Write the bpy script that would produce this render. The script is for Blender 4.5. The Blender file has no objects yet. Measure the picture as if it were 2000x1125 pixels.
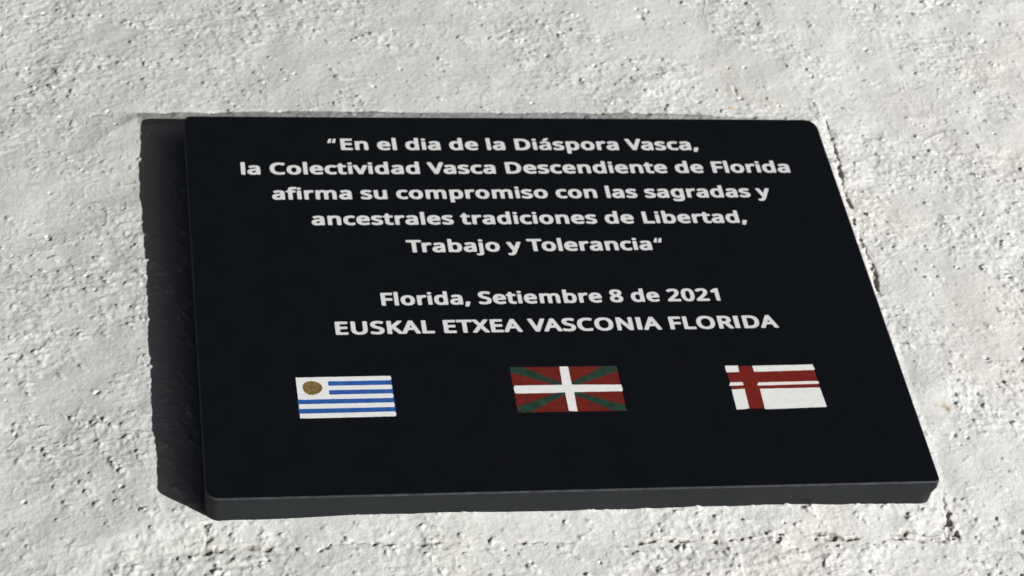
import bpy, bmesh, math, json
import numpy as np
from mathutils import Vector, Matrix

# ------------------------------------------------------------------ camera, sky, sun
C = bpy.context.scene.collection
scene = bpy.context.scene
cam_d = bpy.data.cameras.new('camera')
cam = bpy.data.objects.new('camera', cam_d)
C.objects.link(cam)
scene.camera = cam
T = 0.0165                                   # plaque thickness; the wall plane is z = 0
cam_d.sensor_width = 36.0
cam_d.lens = 36.0 * 4564.4 / 2000.0
cam_d.clip_start = 0.02
cam_d.clip_end = 200.0
right = Vector((0.98285832, -0.1363752, 0.12406181))
up = Vector((0.00785729, 0.70329704, 0.71085269))
fwd = Vector((0.18419498, 0.69769269, -0.69231288))
rot = Matrix((right, up, -fwd)).transposed()
cam.matrix_world = Matrix.Translation((-0.06602117, -0.78654179, 0.93268747 + T)) @ rot.to_4x4()
cam_d.dof.use_dof = True
cam_d.dof.focus_distance = 1.16
cam_d.dof.aperture_fstop = 22.0

SUN = Vector((0.0240, -0.0172, 0.0165)).normalized()      # towards the sun
elev = math.asin(SUN.z)
azim = math.atan2(SUN.x, SUN.y)                            # clockwise from +Y
world = bpy.data.worlds.new('World')
scene.world = world
world.use_nodes = True
nt = world.node_tree
sky = nt.nodes.new('ShaderNodeTexSky')
sky.sky_type = 'NISHITA'
sky.sun_disc = False
sky.sun_elevation = elev
sky.sun_rotation = azim
sky.air_density = 0.06
sky.dust_density = 1.5
sky.ozone_density = 0.0
bg = nt.nodes['Background']
bg.inputs[1].default_value = 0.05
nt.links.new(sky.outputs[0], bg.inputs[0])
sun_d = bpy.data.lights.new('sun', 'SUN')
sun_d.energy = 5.0
sun_d.angle = math.radians(0.5)
sun_d.color = (1.0, 0.985, 0.955)
sun = bpy.data.objects.new('sun', sun_d)
C.objects.link(sun)
sun.rotation_euler = (-SUN).to_track_quat('-Z', 'Y').to_euler()
sun.location = SUN * 3
scene.view_settings.view_transform = 'Standard'
scene.view_settings.look = 'None'
scene.view_settings.exposure = 0.09
scene.view_settings.gamma = 1.0

# ------------------------------------------------------------------ materials
def mat(name):
    m = bpy.data.materials.new(name)
    m.use_nodes = True
    return m, m.node_tree, m.node_tree.nodes['Principled BSDF']

def noise(t, scale, detail=3.0, rough=0.55, vec=None):
    n = t.nodes.new('ShaderNodeTexNoise')
    n.inputs['Scale'].default_value = scale
    n.inputs['Detail'].default_value = detail
    n.inputs['Roughness'].default_value = rough
    if vec: t.links.new(vec, n.inputs['Vector'])
    return n

def ramp(t, src, stops):
    r = t.nodes.new('ShaderNodeValToRGB')
    e = r.color_ramp.elements
    while len(e) < len(stops): e.new(0.5)
    for k, (p, c) in enumerate(stops):
        e[k].position = p; e[k].color = (*c, 1)
    t.links.new(src, r.inputs[0])
    return r

def paint(name, col, rough=0.55, var=0.12, scale=260.0, bump=0.15):
    m, t, b = mat(name)
    co = t.nodes.new('ShaderNodeTexCoord').outputs['Object']
    n = noise(t, scale, 3, 0.6, co)
    lo = tuple(c * (1 - var) for c in col); hi = tuple(min(1, c * (1 + var)) for c in col)
    r = ramp(t, n.outputs[0], [(0.3, lo), (0.7, hi)])
    t.links.new(r.outputs[0], b.inputs['Base Color'])
    b.inputs['Roughness'].default_value = rough
    b.inputs['Specular IOR Level'].default_value = 0.3
    bp = t.nodes.new('ShaderNodeBump')
    bp.inputs['Strength'].default_value = bump
    bp.inputs['Distance'].default_value = 0.0003
    n2 = noise(t, scale * 4, 2, 0.6, co)
    t.links.new(n2.outputs[0], bp.inputs['Height'])
    t.links.new(bp.outputs[0], b.inputs['Normal'])
    return m

M_white = paint('white_enamel', (0.73, 0.745, 0.75), 0.5, 0.05, 420)
M_flagwhite = paint('flag_white', (0.82, 0.835, 0.835), 0.5, 0.05, 300)
M_blue = paint('flag_blue', (0.028, 0.105, 0.37), 0.5, 0.22, 330)
M_red = paint('flag_red', (0.175, 0.016, 0.012), 0.5, 0.16, 230)
M_red2 = paint('flag_dark_red', (0.140, 0.016, 0.012), 0.5, 0.22, 180)
M_green = paint('flag_green', (0.019, 0.047, 0.031), 0.5, 0.3, 260)
M_gold = paint('flag_gold', (0.20, 0.135, 0.048), 0.5, 0.35, 420)

# black granite: polished face, sawn paler sides
M_face, t, b = mat('black_granite_face')
co = t.nodes.new('ShaderNodeTexCoord').outputs['Object']
n = noise(t, 55, 5, 0.6, co)
r = ramp(t, n.outputs[0], [(0.3, (0.0050, 0.0063, 0.0082)), (0.72, (0.0064, 0.0078, 0.0100))])
t.links.new(r.outputs[0], b.inputs['Base Color'])
b.inputs['Roughness'].default_value = 0.33
b.inputs['Specular IOR Level'].default_value = 0.2
M_side, t, b = mat('sawn_granite_side')
co = t.nodes.new('ShaderNodeTexCoord').outputs['Object']
n = noise(t, 38, 5, 0.65, co)
n2 = noise(t, 900, 2, 0.6, co)
r = ramp(t, n.outputs[0], [(0.25, (0.0085, 0.0110, 0.0130)), (0.75, (0.0150, 0.0180, 0.0208))])
r2 = ramp(t, n2.outputs[0], [(0.35, (0.85, 0.85, 0.85)), (0.7, (1.15, 1.15, 1.15))])
mx = t.nodes.new('ShaderNodeMix'); mx.data_type = 'RGBA'; mx.blend_type = 'MULTIPLY'; mx.inputs[0].default_value = 1
t.links.new(r.outputs[0], mx.inputs[6]); t.links.new(r2.outputs[0], mx.inputs[7])
t.links.new(mx.outputs[2], b.inputs['Base Color'])
b.inputs['Roughness'].default_value = 0.7
b.inputs['Specular IOR Level'].default_value = 0.25
bp = t.nodes.new('ShaderNodeBump'); bp.inputs['Strength'].default_value = 0.3; bp.inputs['Distance'].default_value = 0.0004
t.links.new(n2.outputs[0], bp.inputs['Height']); t.links.new(bp.outputs[0], b.inputs['Normal'])
M_arris = paint('worn_granite_edge', (0.036, 0.040, 0.044), 0.6, 0.5, 140, 0.3)

# painted stucco: the stain layer is a mesh attribute (dirt lodged in cracks, rust specks, painted light falloff to the left)
M_wall, t, b = mat('white_painted_stucco')
co = t.nodes.new('ShaderNodeTexCoord').outputs['Object']
n = noise(t, 5.5, 4, 0.6, co)
r = ramp(t, n.outputs[0], [(0.30, (0.775, 0.785, 0.785)), (0.52, (0.800, 0.805, 0.795)), (0.72, (0.820, 0.815, 0.795))])
n2 = noise(t, 130, 4, 0.62, co)
r2 = ramp(t, n2.outputs[0], [(0.3, (0.95, 0.95, 0.945)), (0.6, (1.0, 1.0, 1.0))])
mx = t.nodes.new('ShaderNodeMix'); mx.data_type = 'RGBA'; mx.blend_type = 'MULTIPLY'; mx.inputs[0].default_value = 1
t.links.new(r.outputs[0], mx.inputs[6]); t.links.new(r2.outputs[0], mx.inputs[7])
at = t.nodes.new('ShaderNodeAttribute'); at.attribute_name = 'stain_shade'
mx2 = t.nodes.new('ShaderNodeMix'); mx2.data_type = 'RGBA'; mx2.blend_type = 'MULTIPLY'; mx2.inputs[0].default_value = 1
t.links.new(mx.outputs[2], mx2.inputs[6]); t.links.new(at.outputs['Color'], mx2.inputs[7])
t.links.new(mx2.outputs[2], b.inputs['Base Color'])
b.inputs['Roughness'].default_value = 0.62
b.inputs['Specular IOR Level'].default_value = 0.25
bp = t.nodes.new('ShaderNodeBump'); bp.inputs['Strength'].default_value = 0.45; bp.inputs['Distance'].default_value = 0.0006
n3 = noise(t, 620, 3, 0.6, co)
t.links.new(n3.outputs[0], bp.inputs['Height']); t.links.new(bp.outputs[0], b.inputs['Normal'])

# ------------------------------------------------------------------ wall relief (numpy)
PW, PH = 0.400, 0.4 / 1.3151
rng = np.random.default_rng(11)
DX = 0.0005
X0, Y0 = -0.20, -0.14
NX, NY = int(0.90 / DX), int(0.70 / DX)
fx = np.fft.rfftfreq(NX, DX); fy = np.fft.fftfreq(NY, DX)
FX, FY = np.meshgrid(fx, fy)

def gnoise(sx, sy=None, hp=None):
    """unit-variance gaussian noise blurred by sx, sy metres"""
    sy = sy or sx
    w = np.fft.rfft2(rng.standard_normal((NY, NX)))
    f = np.exp(-2 * (math.pi ** 2) * ((FX * sx) ** 2 + (FY * sy) ** 2))
    if hp: f = f * (1 - np.exp(-2 * (math.pi ** 2) * ((FX ** 2 + FY ** 2) * hp ** 2)))
    a = np.fft.irfft2(w * f, s=(NY, NX))
    return a / a.std()

def sstep(a, lo, hi):
    u = np.clip((a - lo) / (hi - lo), 0, 1)
    return u * u * (3 - 2 * u)

gx = X0 + np.arange(NX) * DX
gy = Y0 + np.arange(NY) * DX
GX, GY = np.meshgrid(gx, gy)
mm = 0.001
cluster = sstep(gnoise(0.014), -0.9, 1.3)                  # rough areas and smooth trowelled areas
cluster = 0.30 + 0.70 * cluster
# coarser and rougher towards the bottom of the picture
rough_amt = cluster
h = 0.26 * mm * gnoise(0.007) + 0.5 * mm * gnoise(0.03)
med = gnoise(0.0028)
h += 0.17 * mm * np.tanh(med * 1.3) * rough_amt
fine = gnoise(0.0011, hp=0.004)
h += 0.10 * mm * fine * rough_amt
vf = gnoise(0.0006, hp=0.002)
h += 0.040 * mm * vf * (0.3 + rough_amt)
# drag marks, slightly elongated
dr = gnoise(0.0040, 0.0011)
h += 0.05 * mm * dr * rough_amt
# crumbs of sand standing proud of the coat, three sizes, denser low down on the right and left
low = 0.5 + 0.5 * sstep(-GY, -0.36, -0.02)
def dragged(e_, n, px, py):
    """pull each grain out into a gentle tail down and to the right, as the trowel did"""
    out = e_.copy()
    for k in range(1, n + 1):
        out = np.maximum(out, np.roll(np.roll(e_, int(round(k * px)), 1), -int(round(k * py)), 0) * (1 - k / (n + 1.0)))
    return out
for s, th, up_, st_, n_ in ((0.0009, 1.85, 0.52, 1.4, 5), (0.0013, 1.88, 0.74, 1.5, 7), (0.0019, 2.0, 0.95, 1.5, 9), (0.0028, 2.05, 0.90, 1.1, 11)):
    p = gnoise(s, hp=0.006) + 0.60 * (cluster - 0.65) + 0.35 * (low - 0.75)
    e_ = np.clip((p - th) * st_, 0, 1.0)
    h += up_ * mm * dragged(e_, n_, 1.1, 1.1) * (0.8 + 0.2 * np.clip(vf, -1.5, 1.5))
# lips left by the trowel: one-sided steps
for s, a_, g0 in ((0.0024, 0.34, 0.1), (0.0040, 0.42, 0.1), (0.0065, 0.40, 0.4)):
    c1 = gnoise(s); c2 = gnoise(0.008)
    h += a_ * mm * np.exp(-(np.clip(c1, 0, 9) / 0.10) ** 2) * (c1 > 0) * sstep(c2, g0, 1.6) + 0.25 * a_ * mm * np.clip(-c1 * 2, -1, 0) * sstep(c2, g0, 1.6)
# a few blowholes
p = gnoise(0.0012)
h -= 1.2 * mm * np.clip((p - 2.6) * 2, 0, 1)

# the mortar that beds the plaque: slopes up towards it, ends in a broken crack
def edge_wobble(axis_noise, amp): return amp * axis_noise
wob = gnoise(0.010); wob2 = gnoise(0.0020)
xl = -0.0285 + 0.0012 * wob
xr = 0.4125 + 0.0012 * wob + np.clip((GY - 0.21) / 0.1, 0, 1) * 0.003
yb = -0.0175 - 0.0065 * np.clip((GX - 0.05) / 0.34, 0, 1) + 0.0010 * wob
yt = 0.3298 + 0.0005 * wob
inx = np.minimum(GX - xl, xr - GX); iny = np.minimum(GY - yb, yt - GY)
inside = np.minimum(inx, iny) > 0
HB = 1.5 * mm
rb = np.clip((GY - yb) / (0 - yb), 0, 1)                   # bottom ramp
rr = np.clip((xr - GX) / 0.013, 0, 1)                      # right ramp
rl = sstep(GX, -0.095, -0.012)
top_w = 0.0075
top_h = 2.3 * mm * (1 - 0.75 * np.clip((GX + 0.02) / 0.42, 0, 1) ** 0.8) / HB
rt = np.clip((yt - GY) / (top_w + 0.9 * np.clip(xl - GX, 0, 0.1)), 0, 1)
bed = HB * np.minimum(np.minimum(rb, rr), np.minimum(rl, 1.0))
bed = bed * rt + (top_h - 1) * HB * sstep(GY, 0.27, 0.318) * rt * np.clip(rl, 0, 1)
bed = bed + 1.3 * mm * sstep(-GX, -0.02, 0.012) * np.clip(1 - GY / 0.3, 0, 1) * rl * rb
bed = np.where((xr > GX) & (iny > 0), bed, 0)
h = h + bed
in_bed = inside.copy()
# smoother, buttery mortar inside the bed at the foot of the plaque
# cracks
gate = gnoise(0.0065)
blob = gnoise(0.0016); blob2 = gnoise(0.0011)
def crackline(dist, along_mask, width, depth, thr):
    """a hairline that comes and goes, with crumbled holes strung along it"""
    hair = 0.35 * depth * np.exp(-((dist + 0.0005 * blob2) / (0.40 * width)) ** 2) * sstep(gate, thr, thr + 0.6)
    hole = depth * np.clip((0.75 * blob + 0.8 * blob2 - 0.35 - 0.5 * thr) * 1.1, 0, 1) * np.exp(-(dist / (1.15 * width)) ** 2) * sstep(gate + 0.6 * wob2, thr - 0.2, thr + 0.6)
    return np.maximum(hair, hole) * along_mask
cr = np.zeros_like(h)
cr += crackline(GY - yb + 0.0008 * wob2, ((GX > -0.002) & (GX < 0.410)), 0.0009, 1.5 * mm, -0.25)
cr += crackline(GY - yb - 0.0035 + 0.0015 * wob2, ((GX > 0.29) & (GX < 0.410)), 0.0017, 1.6 * mm, 0.15)
cr += crackline(GX - xr + 0.0003 * wob2, ((GY > 0.165) & (GY < 0.318)), 0.0010, 2.6 * mm, -0.5)
cr += crackline(GX - (0.4068 + 0.0010 * wob2), ((GY > -0.024) & (GY < 0.006)), 0.0022, 2.3 * mm, -0.8)
cr += crackline(GX - (0.0010 + 0.0010 * wob2), ((GY > -0.021) & (GY < -0.001)), 0.0018, 2.2 * mm, -0.8)
cr += crackline(GY - yt + 0.0003 * wob2, ((GX > -0.03) & (GX < 0.395)), 0.0009, 1.3 * mm, 0.0)
cr += crackline(GX - (PW + 0.0022 + 0.0012 * wob2), ((GY > 0.01) & (GY < 0.300)), 0.0013, 1.8 * mm, 0.2)
cr += crackline(GY - (0.3275 + 0.09 * np.abs(GX + 0.045)), ((GX > -0.055) & (GX < -0.025)), 0.0016, 1.4 * mm, 0.2)
h -= cr * (1 + 0.3 * np.clip(vf, -1, 1))
# gentle overall bulge of the wall
h += -0.055 * ((GX - 0.20) ** 2) - 0.045 * ((GY - 0.15) ** 2)

# stains: dirt in deep cracks, rust specks, and light falloff painted in to the left
stain_shade = np.ones((NY, NX, 3))
def spot(x, y, rx, ry, col, k=1.0):
    global stain_shade
    w = k * np.exp(-(((GX - x) / rx) ** 2 + ((GY - y) / ry) ** 2) ** 1.4)[..., None]
    w = np.clip(w * (1 + 0.35 * fine[..., None]), 0, 1)
    stain_shade = stain_shade * (1 - w) + np.array(col) * w
d = np.clip(cr / (0.55 * mm) - 0.15, 0, 1)[..., None]
stain_shade = stain_shade * (1 - d * (1 - np.array([0.48, 0.45, 0.415])))
pinkish = 0.55 * (sstep(gnoise(0.02), 0.5, 1.9) * (0.4 + 0.6 * sstep(GX, 0.15, 0.45)))[..., None]
stain_shade = stain_shade * (1 - pinkish * (1 - np.array([0.985, 0.955, 0.925])))
spot(0.3551, 0.3378, 0.0022, 0.0012, (0.90, 0.62, 0.26), 0.9)
spot(0.4281, 0.0719, 0.0022, 0.0030, (0.55, 0.36, 0.22), 0.8)
spot(0.4262, 0.0735, 0.0045, 0.0010, (0.80, 0.68, 0.55), 0.6)
spot(0.3600, 0.3800, 0.008, 0.010, (0.90, 0.87, 0.83), 0.8)
spot(0.3617, 0.3540, 0.005, 0.010, (0.86, 0.80, 0.74), 0.8)
spot(0.3150, 0.4380, 0.003, 0.004, (0.72, 0.70, 0.64), 0.8)
spot(0.3800, 0.3430, 0.010, 0.006, (0.93, 0.88, 0.85), 0.8)
# unpainted grey mortar shows in the thin slope above the plaque
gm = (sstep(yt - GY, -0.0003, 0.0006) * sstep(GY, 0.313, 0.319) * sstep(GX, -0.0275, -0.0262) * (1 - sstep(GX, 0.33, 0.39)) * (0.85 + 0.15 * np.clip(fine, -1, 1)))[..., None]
stain_shade = stain_shade * (1 - gm * (1 - np.array([0.50, 0.485, 0.50])))
# light falling off to the left, painted in as a greyer wall tone
left_falloff = sstep(-GX + 0.35 * GY, -0.50, 0.20)[..., None]
stain_shade = stain_shade * (1 - left_falloff * (1 - np.array([0.825, 0.845, 0.825])))
# a few hand-placed marks seen in the photograph
def dent(x, y, rx, ry, dep):
    global h
    h = h - dep * np.exp(-(((GX - x) / rx) ** 2 + ((GY - y) / ry) ** 2) ** 1.5)
dent(0.3125, 0.4340, 0.0022, 0.0016, 1.4 * mm)
dent(0.3180, 0.4410, 0.0013, 0.0022, 1.2 * mm)
dent(0.3110, 0.4430, 0.0011, 0.0014, 1.0 * mm)
dent(0.3617, 0.3560, 0.0012, 0.0045, 0.9 * mm)
dent(0.3640, 0.3480, 0.0014, 0.0014, 1.3 * mm)

def sample(arr, x, y):
    u = np.clip((x - X0) / DX, 0, NX - 1.001); v = np.clip((y - Y0) / DX, 0, NY - 1.001)
    i = u.astype(int); j = v.astype(int); a = u - i; c = v - j
    if arr.ndim == 3: a = a[..., None]; c = c[..., None]
    return (arr[j, i] * (1 - a) + arr[j, i + 1] * a) * (1 - c) + (arr[j + 1, i] * (1 - a) + arr[j + 1, i + 1] * a) * c

def axis(lo, hi, step, far):
    core = np.arange(lo, hi + step / 2, step)
    out = []; s = step; p = core[-1]
    while p < far: s *= 1.35; p += s; out.append(p)
    out2 = []; s = step; p = core[0]
    while p > -far: s *= 1.35; p -= s; out2.append(p)
    return np.concatenate([out2[::-1], core, out])
ax = axis(-0.150, 0.640, 0.00062, 1.6)
ay = axis(-0.085, 0.500, 0.00064, 1.6)
AX, AY = np.meshgrid(ax, ay)
hz = sample(h, AX, AY)
edge = np.minimum(np.minimum(AX - X0, X0 + NX * DX - AX), np.minimum(AY - Y0, Y0 + NY * DX - AY))
fade = np.clip(edge / 0.03, 0, 1)
hz = np.where(edge > 0, hz * fade + (1 - fade) * -0.004, -0.004)
st = sample(stain_shade, AX, AY)
bedmask = sample(in_bed.astype(float), AX, AY) > 0.5
ny_, nx_ = AX.shape
jj, ii = np.meshgrid(np.arange(ny_ - 1), np.arange(nx_ - 1), indexing='ij')
cx = (AX[jj, ii] + AX[jj, ii + 1]) / 2; cy = (AY[jj, ii] + AY[jj + 1, ii]) / 2
hidden = (cx > 0.012) & (cx < PW - 0.012) & (cy > 0.012) & (cy < PH - 0.012)
fbed = bedmask[jj, ii]

def grid_mesh(name, fmask, parent=None):
    q = np.stack([jj * nx_ + ii, jj * nx_ + ii + 1, (jj + 1) * nx_ + ii + 1, (jj + 1) * nx_ + ii], -1)[fmask]
    used, inv = np.unique(q, return_inverse=True)
    inv = inv.reshape(q.shape)
    co_ = np.stack([AX, AY, hz], -1).reshape(-1, 3)[used]
    me = bpy.data.meshes.new(name)
    me.vertices.add(len(used)); me.vertices.foreach_set('co', co_.astype(np.float32).ravel())
    me.loops.add(inv.size); me.loops.foreach_set('vertex_index', inv.astype(np.int32).ravel())
    me.polygons.add(len(inv)); me.polygons.foreach_set('loop_start', (np.arange(len(inv)) * 4).astype(np.int32))
    me.polygons.foreach_set('loop_total', np.full(len(inv), 4, np.int32))
    me.update(calc_edges=True)
    me.polygons.foreach_set('use_smooth', np.ones(len(inv), bool))
    a = me.color_attributes.new('stain_shade', 'FLOAT_COLOR', 'POINT')
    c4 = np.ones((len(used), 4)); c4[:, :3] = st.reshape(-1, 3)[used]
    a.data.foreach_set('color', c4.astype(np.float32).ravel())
    me.materials.append(M_wall)
    o = bpy.data.objects.new(name, me); C.objects.link(o); o.parent = parent
    return o

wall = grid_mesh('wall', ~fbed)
wall['kind'] = 'structure'
wall['label'] = 'rough white painted stucco surface all around the black plaque'
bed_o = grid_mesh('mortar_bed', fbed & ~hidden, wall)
bed_o['label'] = 'raised white mortar rim around the black plaque, cracked along its outer edge'

# ------------------------------------------------------------------ plaque
def link(name, me, parent=None):
    o = bpy.data.objects.new(name, me); C.objects.link(o); o.parent = parent
    return o

root = bpy.data.objects.new('plaque', None)
C.objects.link(root)
root.empty_display_size = 0.05
root['label'] = 'black stone plaque with white Spanish inscription and three small flags'
root['category'] = 'plaque'

def outline(inset, n=10, br=0.0030):
    rad = {'tl': 0.0048, 'tr': 0.0085, 'br': br, 'bl': 0.0070}
    pts = []
    for key, cx_, cy_, a0 in (('br', PW, 0, -90), ('tr', PW, PH, 0), ('tl', 0, PH, 90), ('bl', 0, 0, 180)):
        R = rad[key]; sx = -1 if cx_ > 0 else 1; sy = -1 if cy_ > 0 else 1
        for k in range(n + 1):
            a = math.radians(a0 + 90 * k / n); r_ = max(R - inset, 0.0003)
            pts.append((cx_ + sx * R + r_ * math.cos(a), cy_ + sy * R + r_ * math.sin(a)))
    return pts

def resample(pts, step):
    out = []
    for k in range(len(pts)):
        a = Vector(pts[k]); b_ = Vector(pts[(k + 1) % len(pts)]); L = (b_ - a).length
        m_ = max(1, int(L / step))
        for q in range(m_): out.append(a + (b_ - a) * q / m_)
    return out

from mathutils import noise as mn
base = resample(outline(0.0), 0.004)
def loose(br):                               # the lower right corner is knocked off towards the back
    out = []
    for p in base:
        q = p.copy(); ex = PW - p.x; ey = p.y
        if ex < br and ey < br:
            d_ = Vector((br - ex, br - ey)); L = d_.length
            if L > br: q = Vector((PW - br, br)) + Vector((d_.x, -d_.y)) * (br / L)
        out.append(q)
    return out
cen = Vector((PW / 2, PH / 2))
def ring(inset, z, jit):
    res = []
    N = len(base)
    pl = loose(0.003 + 0.0042 * max(0, min(1, (0.0105 - z) / 0.006)))
    for k, p in enumerate(pl):
        tdir = (base[(k + 1) % N] - base[k - 1]).normalized()
        nrm = Vector((-tdir.y, tdir.x))                      # inward (outline runs anticlockwise)
        w_ = mn.noise(Vector((p.x * 160, p.y * 160, z * 90))) * jit
        res.append((p.x + nrm.x * (inset + w_), p.y + nrm.y * (inset + w_), z + (w_ * 0.4)))
    return res
rings = [ring(0.0004, -0.006, 0.0001), ring(0.0001, 0.0045, 0.00008), ring(0.0001, 0.0075, 0.00008), ring(0.0, 0.0105, 0.00005),
         ring(0.0, T - 0.0009, 0.00008), ring(0.0002, T - 0.00028, 0.00010), ring(0.0007, T, 0.0)]
verts = [v for rg in rings for v in rg]
N = len(base); faces = []; mi = []
for q in range(len(rings) - 1):
    for k in range(N):
        k2 = (k + 1) % N
        faces.append((q * N + k, q * N + k2, (q + 1) * N + k2, (q + 1) * N + k)); mi.append(1 if q < 4 else 2)
faces.append(tuple((len(rings) - 1) * N + k for k in range(N))); mi.append(0)
me = bpy.data.meshes.new('slab')
me.from_pydata(verts, [], faces)
for m_ in (M_face, M_side, M_arris): me.materials.append(m_)
for p_, i_ in zip(me.polygons, mi): p_.material_index = i_; p_.use_smooth = False
me.update()
slab = link('slab', me, root)

# flat pieces inlaid in the face -------------------------------------------------
def filled(name, loops, z0, z1, material, parent=None, round_edge=0.0):
    """loops of (x, y) metres (even-odd fill) made into a solid between z0 and z1"""
    cu = bpy.data.curves.new(name, 'CURVE')
    cu.dimensions = '2D'; cu.fill_mode = 'BOTH'
    cu.extrude = (z1 - z0) / 2
    for lp in loops:
        s = cu.splines.new('POLY'); s.points.add(len(lp) - 1)
        for k, (x, y) in enumerate(lp): s.points[k].co = (x, y, 0, 1)
        s.use_cyclic_u = True
    tmp = bpy.data.objects.new(name + '_tmp', cu); C.objects.link(tmp)
    dg = bpy.context.evaluated_depsgraph_get(); dg.update()
    me = bpy.data.meshes.new_from_object(tmp.evaluated_get(dg))
    bpy.data.objects.remove(tmp); bpy.data.curves.remove(cu)
    me.name = name
    me.transform(Matrix.Translation((0, 0, (z0 + z1) / 2)))
    me.materials.clear(); me.materials.append(material)
    return link(name, me, parent)

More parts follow.
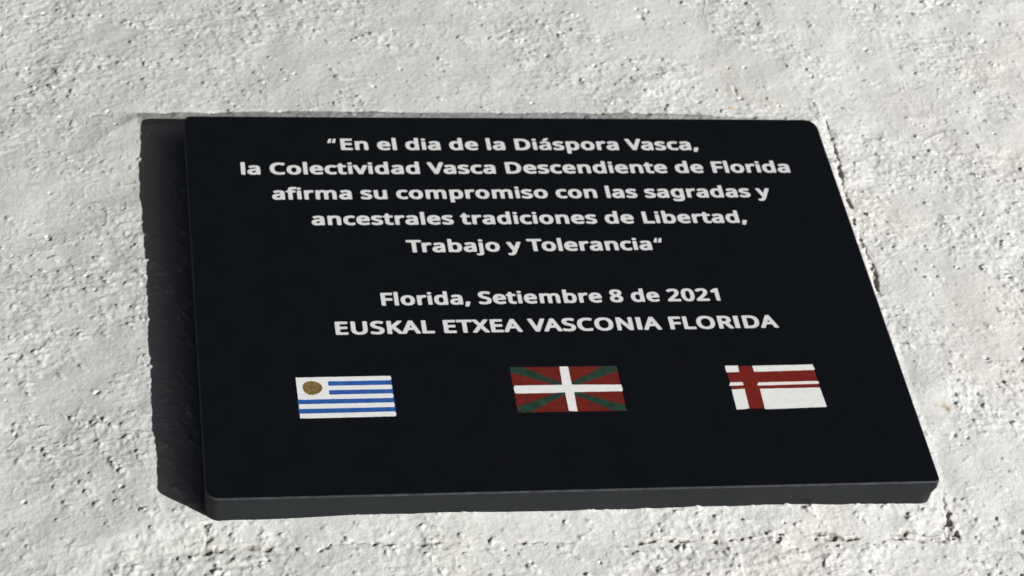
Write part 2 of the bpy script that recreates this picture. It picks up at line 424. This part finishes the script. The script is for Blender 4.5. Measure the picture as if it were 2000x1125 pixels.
GLY = json.loads(r'''{",":[375,[[57,-220,10,-209,-2,-176,71,176,88,192,131,198,262,197,292,193,310,184,323,163,324,132,278,-20,211,-185,197,-206,179,-215,127,-222]]],"0":[801,[[360,-53,269,-39,199,-10,123,56,83,112,45,203,20,316,6,438,6,564,19,686,45,803,81,890,125,952,187,1003,251,1033,377,1053,434,1050,534,1034,603,1002,656,960,717,877,753,790,782,651,792,521,788,395,776,299,748,182,710,99,673,49,615,-1,547,-35,429,-54],[394,129,421,134,460,156,500,212,530,299,545,443,540,625,517,743,498,790,473,827,443,853,403,867,369,861,338,843,312,816,290,777,263,686,249,516,259,343,284,234,303,194,329,161,360,140]]],"1":[801,[[377,-39,329,-28,315,9,311,713,303,722,294,720,225,674,151,674,133,683,116,702,77,752,66,778,69,804,81,822,268,968,346,1026,407,1036,529,1030,548,1017,556,987,555,0,546,-24,525,-36,472,-41]]],"2":[801,[[67,-39,28,-33,10,-13,4,78,13,122,350,468,420,548,456,600,485,657,499,743,489,791,469,826,432,853,389,866,350,864,298,848,180,779,141,776,102,780,81,796,30,861,21,887,24,913,46,939,119,987,176,1014,237,1034,341,1049,402,1050,532,1033,589,1012,637,983,686,935,712,896,735,835,747,757,735,652,721,604,694,548,636,461,545,359,359,174,353,161,359,154,376,150,702,150,763,142,780,126,786,100,787,17,780,-17,759,-35,702,-41]]],"8":[801,[[351,-53,221,-33,134,5,72,56,28,129,6,238,8,286,22,356,63,429,154,512,160,525,94,599,66,643,48,695,38,777,48,847,68,903,95,940,151,990,212,1021,269,1038,351,1049,451,1048,560,1030,638,996,701,943,738,882,758,777,741,677,704,612,630,543,624,529,631,516,682,478,725,436,761,386,786,299,787,221,772,147,747,95,712,50,660,8,599,-23,534,-42,434,-55],[360,125,429,124,477,141,521,177,544,225,547,269,525,320,482,364,425,398,382,414,339,395,287,351,264,316,252,286,251,225,273,178,312,142],[402,634,438,649,482,686,508,729,514,773,504,812,477,844,443,863,395,873,347,862,311,838,287,803,280,764,291,721,315,686,360,651]]],"A":[895,[[0,-39,-35,-35,-52,-23,-59,0,-54,30,307,961,340,1026,357,1035,396,1040,478,1041,535,1035,556,1022,731,578,942,35,947,0,935,-28,913,-36,848,-41,770,-40,713,-28,695,0,600,243,583,264,326,267,300,263,287,248,177,-26,161,-35,113,-41],[386,461,491,459,513,468,513,487,470,605,452,642,443,645,433,635,377,487,376,470]]],"C":[885,[[494,-53,359,-34,264,3,203,43,157,86,120,129,91,177,65,238,45,308,23,460,29,595,48,695,68,754,123,856,162,903,207,945,255,978,316,1008,425,1038,512,1049,625,1049,733,1035,825,1010,877,988,894,969,895,934,872,881,845,829,833,820,812,814,746,816,655,847,590,861,533,861,472,844,425,821,372,779,337,734,307,673,288,612,280,560,279,447,285,399,315,299,342,248,377,206,438,163,516,137,564,133,625,137,751,164,794,168,838,163,851,153,858,138,860,29,852,3,838,-10,768,-32,694,-45,594,-55]]],"D":[1022,[[136,-39,88,-28,78,-13,73,17,73,970,82,1017,101,1030,158,1037,475,1037,571,1027,645,1013,710,991,775,959,823,926,893,857,943,774,976,678,994,570,994,452,975,330,947,243,901,161,836,89,792,54,714,12,649,-11,579,-27,458,-41],[336,148,453,147,514,160,571,180,649,234,702,309,727,378,737,430,742,509,737,578,727,630,707,687,683,730,649,771,588,814,501,844,458,850,353,850,336,848,325,839,321,813,321,178,325,157]]],"E":[779,[[136,-39,88,-28,78,-13,73,17,73,970,82,1017,101,1030,158,1037,666,1037,723,1031,745,1019,753,996,751,883,745,868,732,858,684,851,336,848,325,839,321,826,321,691,323,631,340,616,653,615,701,609,720,596,729,561,728,478,722,452,705,436,645,428,349,428,327,421,321,396,321,174,327,153,345,146,671,146,732,138,746,126,754,100,751,-9,745,-24,732,-33,675,-41]]],"F":[727,[[136,-39,88,-28,78,-13,73,17,73,965,80,1013,101,1030,158,1037,666,1037,727,1030,746,1017,755,987,755,904,746,870,718,855,601,850,353,850,328,843,321,817,323,587,332,576,349,572,640,572,701,564,718,548,724,522,725,443,718,409,701,393,649,385,353,385,328,378,321,357,321,22,314,-17,302,-30,284,-36]]],"I":[475,[[56,-39,21,-35,2,-22,-6,9,-7,57,0,86,11,100,95,125,110,148,110,843,105,861,95,870,26,888,2,904,-7,943,-2,1009,17,1029,69,1036,413,1035,447,1030,466,1017,475,987,475,939,469,910,458,896,373,870,359,848,358,152,363,135,372,126,447,106,466,91,475,52,470,-13,452,-33,400,-41]]],"K":[867,[[136,-39,88,-28,78,-13,73,17,73,970,82,1017,101,1030,166,1037,284,1032,310,1019,320,978,321,700,332,679,371,711,653,1025,723,1037,827,1037,879,1030,894,1022,902,1009,897,970,749,803,547,583,537,565,537,552,910,35,921,4,914,-23,892,-36,836,-41,727,-40,684,-35,666,-26,371,366,349,383,331,374,321,348,321,22,314,-17,302,-30,284,-36]]],"L":[734,[[136,-39,88,-28,78,-13,73,13,77,1004,84,1019,97,1029,149,1036,253,1036,292,1030,311,1017,321,974,321,665,321,187,325,161,349,150,671,150,732,142,746,130,754,104,751,-9,745,-24,732,-33,675,-41]]],"N":[1064,[[136,-39,88,-28,78,-13,73,17,73,970,84,1019,105,1031,166,1037,271,1036,314,1030,332,1021,714,433,736,411,745,421,747,443,751,1004,760,1022,779,1031,832,1037,923,1035,971,1024,981,1009,986,978,986,26,975,-24,953,-36,892,-41,788,-40,745,-35,727,-25,346,561,323,584,314,575,312,552,308,-9,299,-26,279,-36,227,-41]]],"O":[1094,[[494,-53,385,-39,294,-10,212,37,134,112,84,190,50,286,28,403,23,551,41,673,70,773,118,864,184,938,268,996,346,1027,403,1040,516,1053,590,1050,712,1035,807,1002,885,952,959,877,1012,786,1043,695,1065,564,1065,434,1046,312,1016,221,966,129,907,63,820,3,733,-32,590,-54],[515,134,568,133,629,146,672,166,716,200,751,243,779,299,798,356,808,421,814,503,804,608,789,673,765,729,729,784,690,820,642,845,581,861,512,861,464,850,420,831,371,795,333,746,312,702,291,638,280,569,279,443,285,390,298,334,325,267,359,215,403,176,455,149]]],"R":[871,[[136,-39,88,-28,78,-13,73,17,73,970,77,1004,88,1024,105,1031,153,1037,462,1036,627,1010,684,988,727,961,775,914,802,874,819,826,833,752,833,678,820,609,802,561,768,513,723,470,669,435,664,417,895,35,903,0,892,-28,875,-36,810,-41,714,-41,653,-29,630,0,420,357,401,370,353,372,328,365,321,348,321,22,314,-17,302,-30,284,-36],[336,561,466,563,519,583,553,613,579,670,581,735,563,787,534,817,497,836,440,849,349,850,327,842,321,817,321,591,325,570]]],"S":[769,[[280,-53,119,-33,28,0,15,16,9,47,9,134,18,169,37,182,89,185,276,137,354,132,406,139,458,160,492,190,511,234,510,286,489,326,448,360,389,391,209,464,137,509,89,554,54,603,35,651,22,725,23,795,38,860,61,908,98,951,154,995,215,1023,280,1040,354,1049,458,1049,611,1027,684,1004,724,984,734,964,733,938,698,838,676,818,624,813,593,817,441,860,389,862,354,856,311,834,284,803,270,760,276,716,296,682,332,651,376,627,598,530,654,495,695,456,726,416,747,369,760,299,759,221,742,147,716,95,664,38,615,3,545,-28,471,-45,376,-55]]],"T":[779,[[327,-39,279,-28,269,-13,265,13,262,835,253,846,240,849,31,850,-29,860,-42,874,-48,896,-48,987,-42,1013,-31,1026,23,1036,444,1037,736,1037,797,1029,811,1017,818,996,820,900,811,870,788,856,736,850,540,850,516,839,512,813,509,-4,499,-26,479,-36,427,-41]]],"U":[1024,[[456,-53,322,-32,226,12,177,51,142,90,92,182,72,260,63,329,63,969,70,1012,91,1029,165,1036,278,1030,292,1025,304,1012,311,969,311,334,320,273,358,199,403,160,483,134,556,137,604,153,650,186,679,225,700,277,711,377,712,990,720,1016,735,1028,809,1036,878,1035,930,1028,947,1012,953,986,954,312,935,212,906,138,848,59,796,16,739,-14,630,-45,539,-55]]],"V":[840,[[357,-39,311,-30,290,0,-44,935,-57,978,-58,1004,-52,1019,-39,1029,17,1037,122,1036,161,1030,183,1017,196,991,404,401,413,389,422,388,440,426,652,1020,670,1030,722,1037,865,1031,879,1026,891,1013,893,978,540,-13,526,-29,504,-36]]],"X":[821,[[6,-39,-29,-35,-47,-23,-53,0,-47,26,236,474,258,517,229,574,-22,961,-31,991,-25,1019,-7,1030,49,1037,149,1036,210,1025,233,1000,391,748,410,733,427,746,585,996,610,1025,666,1036,753,1037,814,1031,832,1024,843,996,835,961,564,543,556,522,575,483,859,35,869,4,862,-23,845,-35,788,-41,684,-41,623,-29,604,-9,424,287,406,302,384,284,188,-26,171,-35,123,-41]]],"a":[786,[[264,-53,186,-43,125,-21,76,12,39,56,18,103,2,182,3,234,20,308,58,369,95,403,138,430,195,453,260,469,473,490,486,504,486,538,474,573,456,598,434,612,399,622,338,614,221,572,173,570,138,576,121,597,90,677,91,712,111,734,191,767,295,792,412,801,547,784,617,756,670,712,702,664,723,590,732,516,732,38,730,3,722,-23,699,-37,599,-42,547,-36,508,-15,412,-45,334,-55],[318,125,356,126,404,144,443,172,465,203,482,247,486,308,469,322,425,320,369,314,317,298,283,277,263,251,250,208,258,169,282,140]]],"b":[861,[[432,-53,354,-43,276,-17,241,-34,197,-41,93,-37,69,-27,57,3,60,1069,67,1083,80,1093,128,1100,223,1101,280,1091,292,1077,298,1056,299,938,300,799,310,780,463,801,571,791,649,765,728,713,770,664,798,616,820,551,837,464,843,334,828,229,804,147,758,64,702,11,628,-30,541,-50],[423,129,480,131,532,163,569,221,590,303,595,395,587,469,573,516,554,556,532,583,506,603,471,616,415,615,358,586,323,534,305,456,300,356,308,277,322,225,341,185,361,160,389,140]]],"c":[672,[[377,-53,268,-36,181,1,107,63,63,129,31,221,14,338,20,464,51,586,96,664,155,724,234,769,316,791,390,801,460,801,603,779,651,762,672,747,680,725,677,695,648,612,629,589,560,584,451,612,394,611,360,598,328,577,303,547,286,512,271,464,263,390,268,299,289,225,327,169,364,143,416,131,473,135,573,165,634,166,657,156,668,129,669,29,662,3,647,-12,603,-30,547,-45,451,-55]]],"d":[861,[[347,-53,260,-40,181,-8,112,49,70,108,37,190,15,325,14,412,28,512,49,590,81,656,129,714,199,763,268,789,360,801,421,800,538,779,551,783,557,808,557,1012,563,1073,573,1088,590,1096,651,1101,764,1096,788,1086,798,1064,798,-5,781,-32,729,-41,616,-37,573,-19,464,-49],[383,129,447,132,481,146,505,164,537,216,556,303,557,412,550,473,535,521,499,583,472,603,437,616,381,617,329,584,287,516,267,438,262,351,268,290,281,238,299,199,323,164,351,142]]],"e":[790,[[394,-53,281,-36,186,5,110,69,61,143,41,190,25,251,15,329,14,390,32,521,64,610,125,696,199,753,277,786,390,801,516,791,599,763,651,730,686,697,716,658,738,618,759,560,774,477,778,360,772,334,761,321,694,310,294,310,277,305,270,290,286,237,321,182,360,151,407,132,455,127,507,133,651,175,699,175,725,169,737,156,744,125,744,47,737,16,707,-8,612,-38,481,-55],[293,490,486,488,512,493,519,508,514,529,497,564,476,590,447,611,416,621,390,620,355,607,323,582,294,542,281,508]]],"f":[482,[[151,-39,104,-28,89,9,87,596,73,613,-9,621,-29,630,-41,665,-37,722,-18,744,82,784,102,909,121,970,154,1022,208,1068,273,1094,364,1106,486,1101,576,1078,594,1061,596,1030,571,948,558,926,543,917,504,913,391,925,361,904,339,857,337,813,347,793,486,784,510,774,522,743,523,683,517,640,499,623,447,616,356,614,338,600,336,26,331,-13,321,-28,299,-36]]],"g":[861,[[338,-376,194,-357,129,-339,94,-322,82,-306,75,-275,75,-193,84,-158,107,-144,164,-143,242,-171,316,-189,364,-195,442,-191,486,-173,521,-140,548,-88,555,-45,550,-36,538,-33,460,-49,373,-56,251,-38,203,-19,160,7,125,37,85,86,51,152,31,220,19,286,14,386,20,464,40,555,55,599,86,658,138,718,185,755,242,781,307,795,377,801,460,796,573,765,616,783,729,787,777,780,790,770,797,755,801,-40,788,-132,768,-197,745,-240,707,-286,664,-319,612,-345,560,-361,486,-372],[396,125,421,124,460,134,507,164,540,216,557,290,557,433,538,520,520,555,494,586,464,605,425,617,390,617,360,606,336,590,309,560,276,486,262,386,271,277,294,207,334,154,360,137]]],"i":[361,[[118,-18,74,-11,64,0,60,17,60,735,67,752,88,762,240,766,283,758,294,748,298,730,298,13,291,-4,270,-14],[170,857,118,863,79,883,55,922,51,961,65,1004,88,1028,118,1040,188,1045,244,1039,279,1021,303,983,306,939,296,904,270,876,231,861]]],"j":[361,[[-12,-354,-94,-343,-125,-329,-135,-306,-135,-236,-128,-219,-107,-209,-51,-208,-3,-215,19,-212,40,-196,55,-167,60,-123,61,733,66,750,79,759,162,766,271,760,287,751,294,733,293,-167,284,-208,265,-254,237,-293,206,-317,166,-336,127,-347,49,-355],[158,859,106,867,75,886,54,929,54,977,70,1012,97,1032,132,1043,197,1046,249,1037,284,1016,305,973,305,929,289,894,258,870,232,862]]],"l":[361,[[119,-39,71,-28,61,-13,57,13,57,1052,66,1083,84,1096,141,1102,236,1100,284,1089,294,1074,299,1048,299,9,290,-22,271,-35,215,-41]]],"m":[1310,[[119,-39,71,-28,61,-13,57,13,56,722,60,757,71,776,128,788,241,784,284,767,371,792,489,801,606,783,702,737,823,787,919,801,963,802,1089,781,1136,759,1176,731,1205,696,1226,657,1251,552,1256,487,1253,-4,1243,-26,1219,-36,1106,-41,1045,-36,1028,-28,1019,-16,1013,43,1012,478,1007,530,993,570,968,600,936,616,902,618,858,605,828,583,800,539,784,491,778,439,778,22,771,-17,749,-35,697,-41,606,-40,563,-35,547,-26,538,-9,534,22,530,526,515,570,495,596,463,615,428,619,389,607,353,583,325,539,309,487,300,400,299,22,292,-17,281,-30,263,-36]]],"n":[866,[[119,-39,71,-28,61,-13,56,17,56,726,63,765,80,781,132,789,202,789,249,783,289,765,380,792,502,802,628,783,710,743,747,709,772,674,790,630,802,578,812,478,813,230,812,17,799,-26,780,-36,723,-41,641,-40,584,-28,574,-13,569,17,569,461,561,535,537,583,502,610,454,619,402,609,367,590,344,565,323,526,308,474,300,391,299,22,292,-17,281,-30,263,-36]]],"o":[847,[[381,-53,294,-41,221,-15,160,24,99,86,60,150,33,225,15,334,15,416,29,512,55,595,93,660,142,713,207,757,281,785,386,800,464,800,542,790,607,769,681,727,738,673,781,608,808,538,826,451,831,347,814,234,793,164,756,95,699,32,642,-6,560,-39,451,-54],[396,129,460,132,518,169,555,225,578,316,578,438,553,525,529,564,507,587,481,604,445,616,381,612,328,582,287,516,267,438,262,373,267,308,287,229,309,190,336,160,361,143]]],"p":[861,[[119,-376,71,-364,61,-349,56,-319,56,716,63,764,80,780,128,787,241,783,289,766,376,792,497,801,615,782,671,756,710,729,762,677,798,616,820,555,837,468,843,355,837,281,818,190,785,107,741,46,702,11,658,-17,610,-36,545,-49,471,-56,376,-46,319,-33,307,-36,300,-58,299,-314,292,-354,281,-367,263,-373],[425,129,480,132,528,163,567,225,590,307,594,399,587,460,572,512,554,551,531,581,502,604,470,616,406,612,358,584,326,538,305,460,300,360,306,290,320,229,336,194,363,160,389,142]]],"r":[578,[[119,-39,71,-28,61,-13,57,13,56,722,63,765,74,778,89,784,193,789,249,783,289,758,389,794,458,802,519,799,584,790,610,770,613,735,600,639,589,618,571,609,532,605,458,610,415,597,361,557,323,500,306,452,300,404,299,22,292,-17,281,-30,263,-36]]],"s":[671,[[245,-53,119,-35,55,-14,24,3,14,21,9,51,9,129,18,164,41,178,98,179,245,130,284,123,337,124,376,134,403,151,421,177,421,208,406,231,376,254,150,354,70,408,38,447,22,482,9,543,11,595,23,647,40,682,74,721,115,750,167,775,224,790,315,801,393,801,528,782,598,760,637,741,647,721,646,695,611,607,584,583,528,579,384,619,319,621,284,610,263,595,251,577,253,556,270,534,298,516,515,422,563,395,606,362,639,321,655,282,665,229,662,160,650,108,627,64,584,19,545,-6,493,-29,432,-45,337,-55]]],"t":[506,[[314,-53,235,-43,175,-18,127,19,92,71,71,151,64,229,63,595,48,612,-25,627,-37,647,-41,682,-37,721,-25,741,72,795,117,929,135,952,214,962,292,952,309,925,312,864,313,808,322,792,453,788,505,780,524,760,529,716,526,651,509,624,453,615,335,614,322,610,314,599,315,182,334,147,366,127,462,136,514,130,529,108,533,64,529,-1,509,-29,418,-50]]],"u":[866,[[337,-53,232,-37,167,-9,132,16,105,47,71,108,48,234,48,725,58,770,85,783,202,788,267,782,286,769,295,725,295,247,302,203,332,152,378,129,441,131,476,144,502,163,524,190,541,225,559,316,561,725,568,764,585,780,637,788,728,788,786,777,799,760,804,721,804,25,793,-25,767,-37,667,-42,611,-36,572,-20,480,-46,402,-55]]],"v":[711,[[283,-39,239,-31,220,-9,-49,700,-58,730,-59,757,-52,771,-39,781,13,789,117,788,161,783,178,773,196,743,343,339,352,330,361,334,378,375,511,743,528,774,548,784,596,789,739,784,753,778,764,765,766,730,480,-17,461,-33,417,-40]]],"y":[714,[[71,-376,-12,-364,-38,-348,-48,-301,-48,-245,-42,-214,-30,-201,-16,-196,23,-193,93,-198,123,-190,145,-176,171,-149,192,-114,228,-27,232,-1,-49,707,-57,738,-54,764,-33,781,23,788,154,783,184,768,200,738,341,368,357,342,367,346,380,372,514,746,527,771,545,781,588,787,697,787,749,780,762,770,768,755,760,703,442,-136,380,-254,338,-301,301,-331,258,-354,210,-368,136,-377]]],"á":[786,[[264,-32,191,-23,138,-7,91,19,56,52,25,103,8,169,7,229,20,286,44,334,77,371,117,399,164,422,260,448,482,471,492,495,487,556,476,590,456,616,430,634,395,644,338,635,225,594,143,595,124,612,97,677,96,699,108,712,186,746,286,769,412,779,543,764,604,743,660,705,696,656,719,590,727,512,727,25,721,-4,699,-15,599,-20,543,-14,508,5,417,-24,330,-33],[323,103,364,108,412,130,451,163,476,203,491,277,490,329,473,344,421,342,369,335,312,316,277,291,256,256,246,208,255,156,282,121],[321,829,274,838,266,851,267,869,397,1073,417,1082,464,1088,595,1086,643,1076,651,1060,647,1044,579,960,495,875,438,835,377,828]]],"í":[361,[[119,-39,72,-28,62,-13,57,13,57,726,60,757,72,776,136,796,59,820,46,843,47,874,176,1083,192,1100,259,1111,415,1105,437,1093,445,1065,440,1035,419,1004,343,917,250,830,219,811,168,800,170,796,276,781,290,770,298,748,296,-9,287,-26,267,-36,215,-41]]],"“":[503,[[30,634,-1,651,-6,687,37,822,101,983,114,1005,130,1015,208,1019,238,1009,247,983,179,657,169,643,147,635],[286,634,256,651,249,670,250,687,295,826,363,992,373,1007,391,1016,469,1019,499,1009,506,987,436,653,426,641,404,634]]]," ":[364,[]]}''')
GLY['I'] = [440, [[70, 1020, 70, -15, 345, -15, 345, 1020]]]

def wob1(x, s): return mn.noise(Vector((x * s, 3.7, 0.2)))

LINES = [
    ('\u201cEn el dia de la Di\u00e1spora Vasca,', 85.4, 273.1, 317.4, 274.1, 9.6),
    ('la Colectividad Vasca Descendiente de Florida', 32.0, 250.8, 372.4, 253.3, 9.6),
    ('afirma su compromiso con las sagradas y', 48.8, 228.8, 354.8, 230.7, 9.5),
    ('ancestrales tradiciones de Libertad,', 70.4, 206.7, 334.6, 207.8, 9.5),
    ('Trabajo y Tolerancia\u201c', 124.0, 183.4, 278.6, 184.5, 9.5),
    ('Florida, Setiembre 8 de 2021', 105.0, 140.0, 304.3, 141.6, 9.4),
    ('EUSKAL ETXEA VASCONIA FLORIDA', 77.0, 117.4, 334.9, 119.1, 9.4),
]
KERN = {'Va': -60, 'VA': -60, 'Tr': -60, 'To': -70, 'KA': -20, 'AV': -60, '\u201cE': 110, 'a\u201c': 60, 'fi': 25, 'ti': 25, 'tr': 20}
for text, xa, ya, xb, yb_, cap in LINES:
    pen = 0; placed = []
    for k, ch in enumerate(text):
        placed.append((pen, GLY[ch][1]))
        pen += GLY[ch][0] + KERN.get(text[k:k + 2], 0)
    xs = [p + v for p, ls in placed for l in ls for v in l[0::2]]
    lo, hi = min(xs), max(xs)
    kx = (xb - xa) / (hi - lo) * mm; ky = cap / 1000 * mm
    groups = ([], [])                       # neighbours that touch lie in two layers 20 microns apart
    for k, (p, ls) in enumerate(placed):
        for l in ls:
            lp = []
            for q in range(0, len(l), 2):
                gxm = GLY[text[k]][0] / 2
                x = xa * mm + (p + gxm + (l[q] - gxm) * 0.925 - lo) * kx
                y = (ya + (yb_ - ya) * ((p + l[q] - lo) / (hi - lo)) + 0.4) * mm + l[q + 1] * ky
                lp.append((x, y))
            groups[k % 2].append(lp)
    o = filled('inscription_line', groups[0], T - 0.0004, T + 0.00012, M_white, root)
    o2 = filled('inscription_tmp', groups[1], T - 0.0003, T + 0.00014, M_white, root)
    bmj = bmesh.new(); bmj.from_mesh(o.data); bmj.from_mesh(o2.data); bmj.to_mesh(o.data); bmj.free()
    md = o2.data; bpy.data.objects.remove(o2); bpy.data.meshes.remove(md)
    o['label'] = 'white engraved line reading ' + text.replace('\u201c', '').rstrip(',')

def quad(pts, jit=0.12, step=2.0, seed=0.0):
    """straight-sided polygon in mm with slightly uneven hand-cut edges"""
    v = resample(pts, step)
    return [((x + jit * mn.noise(Vector((x * 0.7, y * 0.7, seed)))) * mm,
             (y + jit * mn.noise(Vector((x * 0.7, y * 0.7, seed + 9)))) * mm) for x, y in v]

Z1, Z2, Z3 = T + 0.00008, T + 0.00018, T + 0.00030
ZB = T - 0.0005
# --- blue and white striped flag
f1 = filled('flag', [quad([(69, 84.6), (104.8, 84.6), (105.0, 56.0), (52.5, 56.0), (52.4, 70), (69, 70)])], ZB, Z1, M_blue, root)
f1['label'] = 'blue and white striped flag with gold sun in a white corner'
filled('canton', [quad([(52.4, 85.0), (69.9, 85.1), (69.8, 69.0), (52.7, 68.8)])], ZB, Z3, M_flagwhite, f1)
for (xa, ya, xb, yb_, w_) in ((69.85, 83.65, 104.8, 83.85, 3.1), (69.85, 77.1, 104.7, 77.2, 3.1), (69.85, 70.5, 104.8, 70.7, 3.2),
                              (52.8, 63.7, 104.8, 64.0, 3.3), (52.8, 56.8, 104.9, 57.3, 3.3)):
    h_ = w_ / 2
    filled('white_stripe', [quad([(xa, ya - h_), (xb - 0.6, yb_ - h_), (xb, yb_ - h_ * .5), (xb, yb_ + h_ * .5), (xb - 0.6, yb_ + h_), (xa, ya + h_)], seed=ya)],
           ZB, Z2, M_flagwhite, f1)
sun_pts = []
for k in range(64):
    a = 2 * math.pi * k / 64
    r_ = 1 + 0.045 * math.cos(16 * a) + 0.03 * math.sin(3 * a + 1)
    sun_pts.append(((61.0 + 5.3 * r_ * math.cos(a)) * mm, (77.1 + 5.1 * r_ * math.sin(a)) * mm))
filled('sun_emblem', [sun_pts], ZB, Z3 + 0.00008, M_gold, f1)

# --- red flag, green saltire, white cross
XL, XR, YB, YT = 172.0, 233.0, 56.7, 90.5
f2 = filled('flag', [quad([(XL, YB), (XR, YB), (XR, YT), (XL, YT)], 0.25)], ZB, Z1, M_red2, root)
f2['label'] = 'red flag with green diagonal bands under a white cross'
cxm, cym = 202.6, 73.7
for (ax_, ay_, sx, sy) in ((XL, YT, 1, -1), (XR, YT, -1, -1), (XL, YB, 1, 1), (XR, YB, -1, 1)):
    g_ = [(ax_, ay_), (ax_ + sx * 7.8, ay_ + sy * 0.2), (cxm + (-sx) * 0.4, cym + (-sy) * 3.0), (cxm - sx * 5.2, cym - sy * 2.6), (ax_ + sx * 0.2, ay_ + sy * 4.0)]
    filled('green_band', [quad(g_, 0.3, seed=ax_ + ay_)], ZB, Z2, M_green, f2)
filled('white_cross', [quad([(172.4, 70.7), (200.5, 70.9), (200.5, 57.0), (205.3, 56.9), (205.6, 71.1), (233.2, 71.3), (233.5, 72.5), (233.3, 76.0),
                             (205.2, 76.5), (205.2, 90.4), (200.3, 90.5), (199.8, 76.5), (173.0, 76.5), (172.2, 75.0)], 0.15)], ZB, Z3, M_flagwhite, f2)

# --- white flag with red cross
f3 = filled('flag', [quad([(296.2, 89.0), (347.6, 89.0), (347.8, 57.0), (296.2, 56.4)], 0.1)], ZB, Z1, M_red, root)
f3['label'] = 'white flag with a red cross and a thin red stripe'
for pts in ([(295.8, 88.9), (296.2, 89.4), (303.4, 89.4), (303.3, 84.9), (302.9, 84.5), (295.7, 84.3)],
            [(311.9, 89.0), (347.6, 89.4), (348.1, 85.7), (347.2, 85.2), (311.9, 84.4)],
            [(296.3, 76.4), (303.5, 76.6), (303.7, 74.6), (303.2, 74.3), (295.3, 73.9)],
            [(312.6, 76.1), (347.8, 76.5), (348.1, 75.0), (347.5, 74.5), (311.5, 73.8)],
            [(296.0, 71.0), (303.6, 71.4), (303.2, 56.7), (295.8, 55.8)],
            [(312.5, 71.2), (347.7, 71.5), (348.3, 57.0), (347.9, 56.8), (312.1, 55.8)]):
    filled('white_panel', [quad(pts, 0.12, seed=pts[0][0])], ZB, Z2, M_flagwhite, f3)
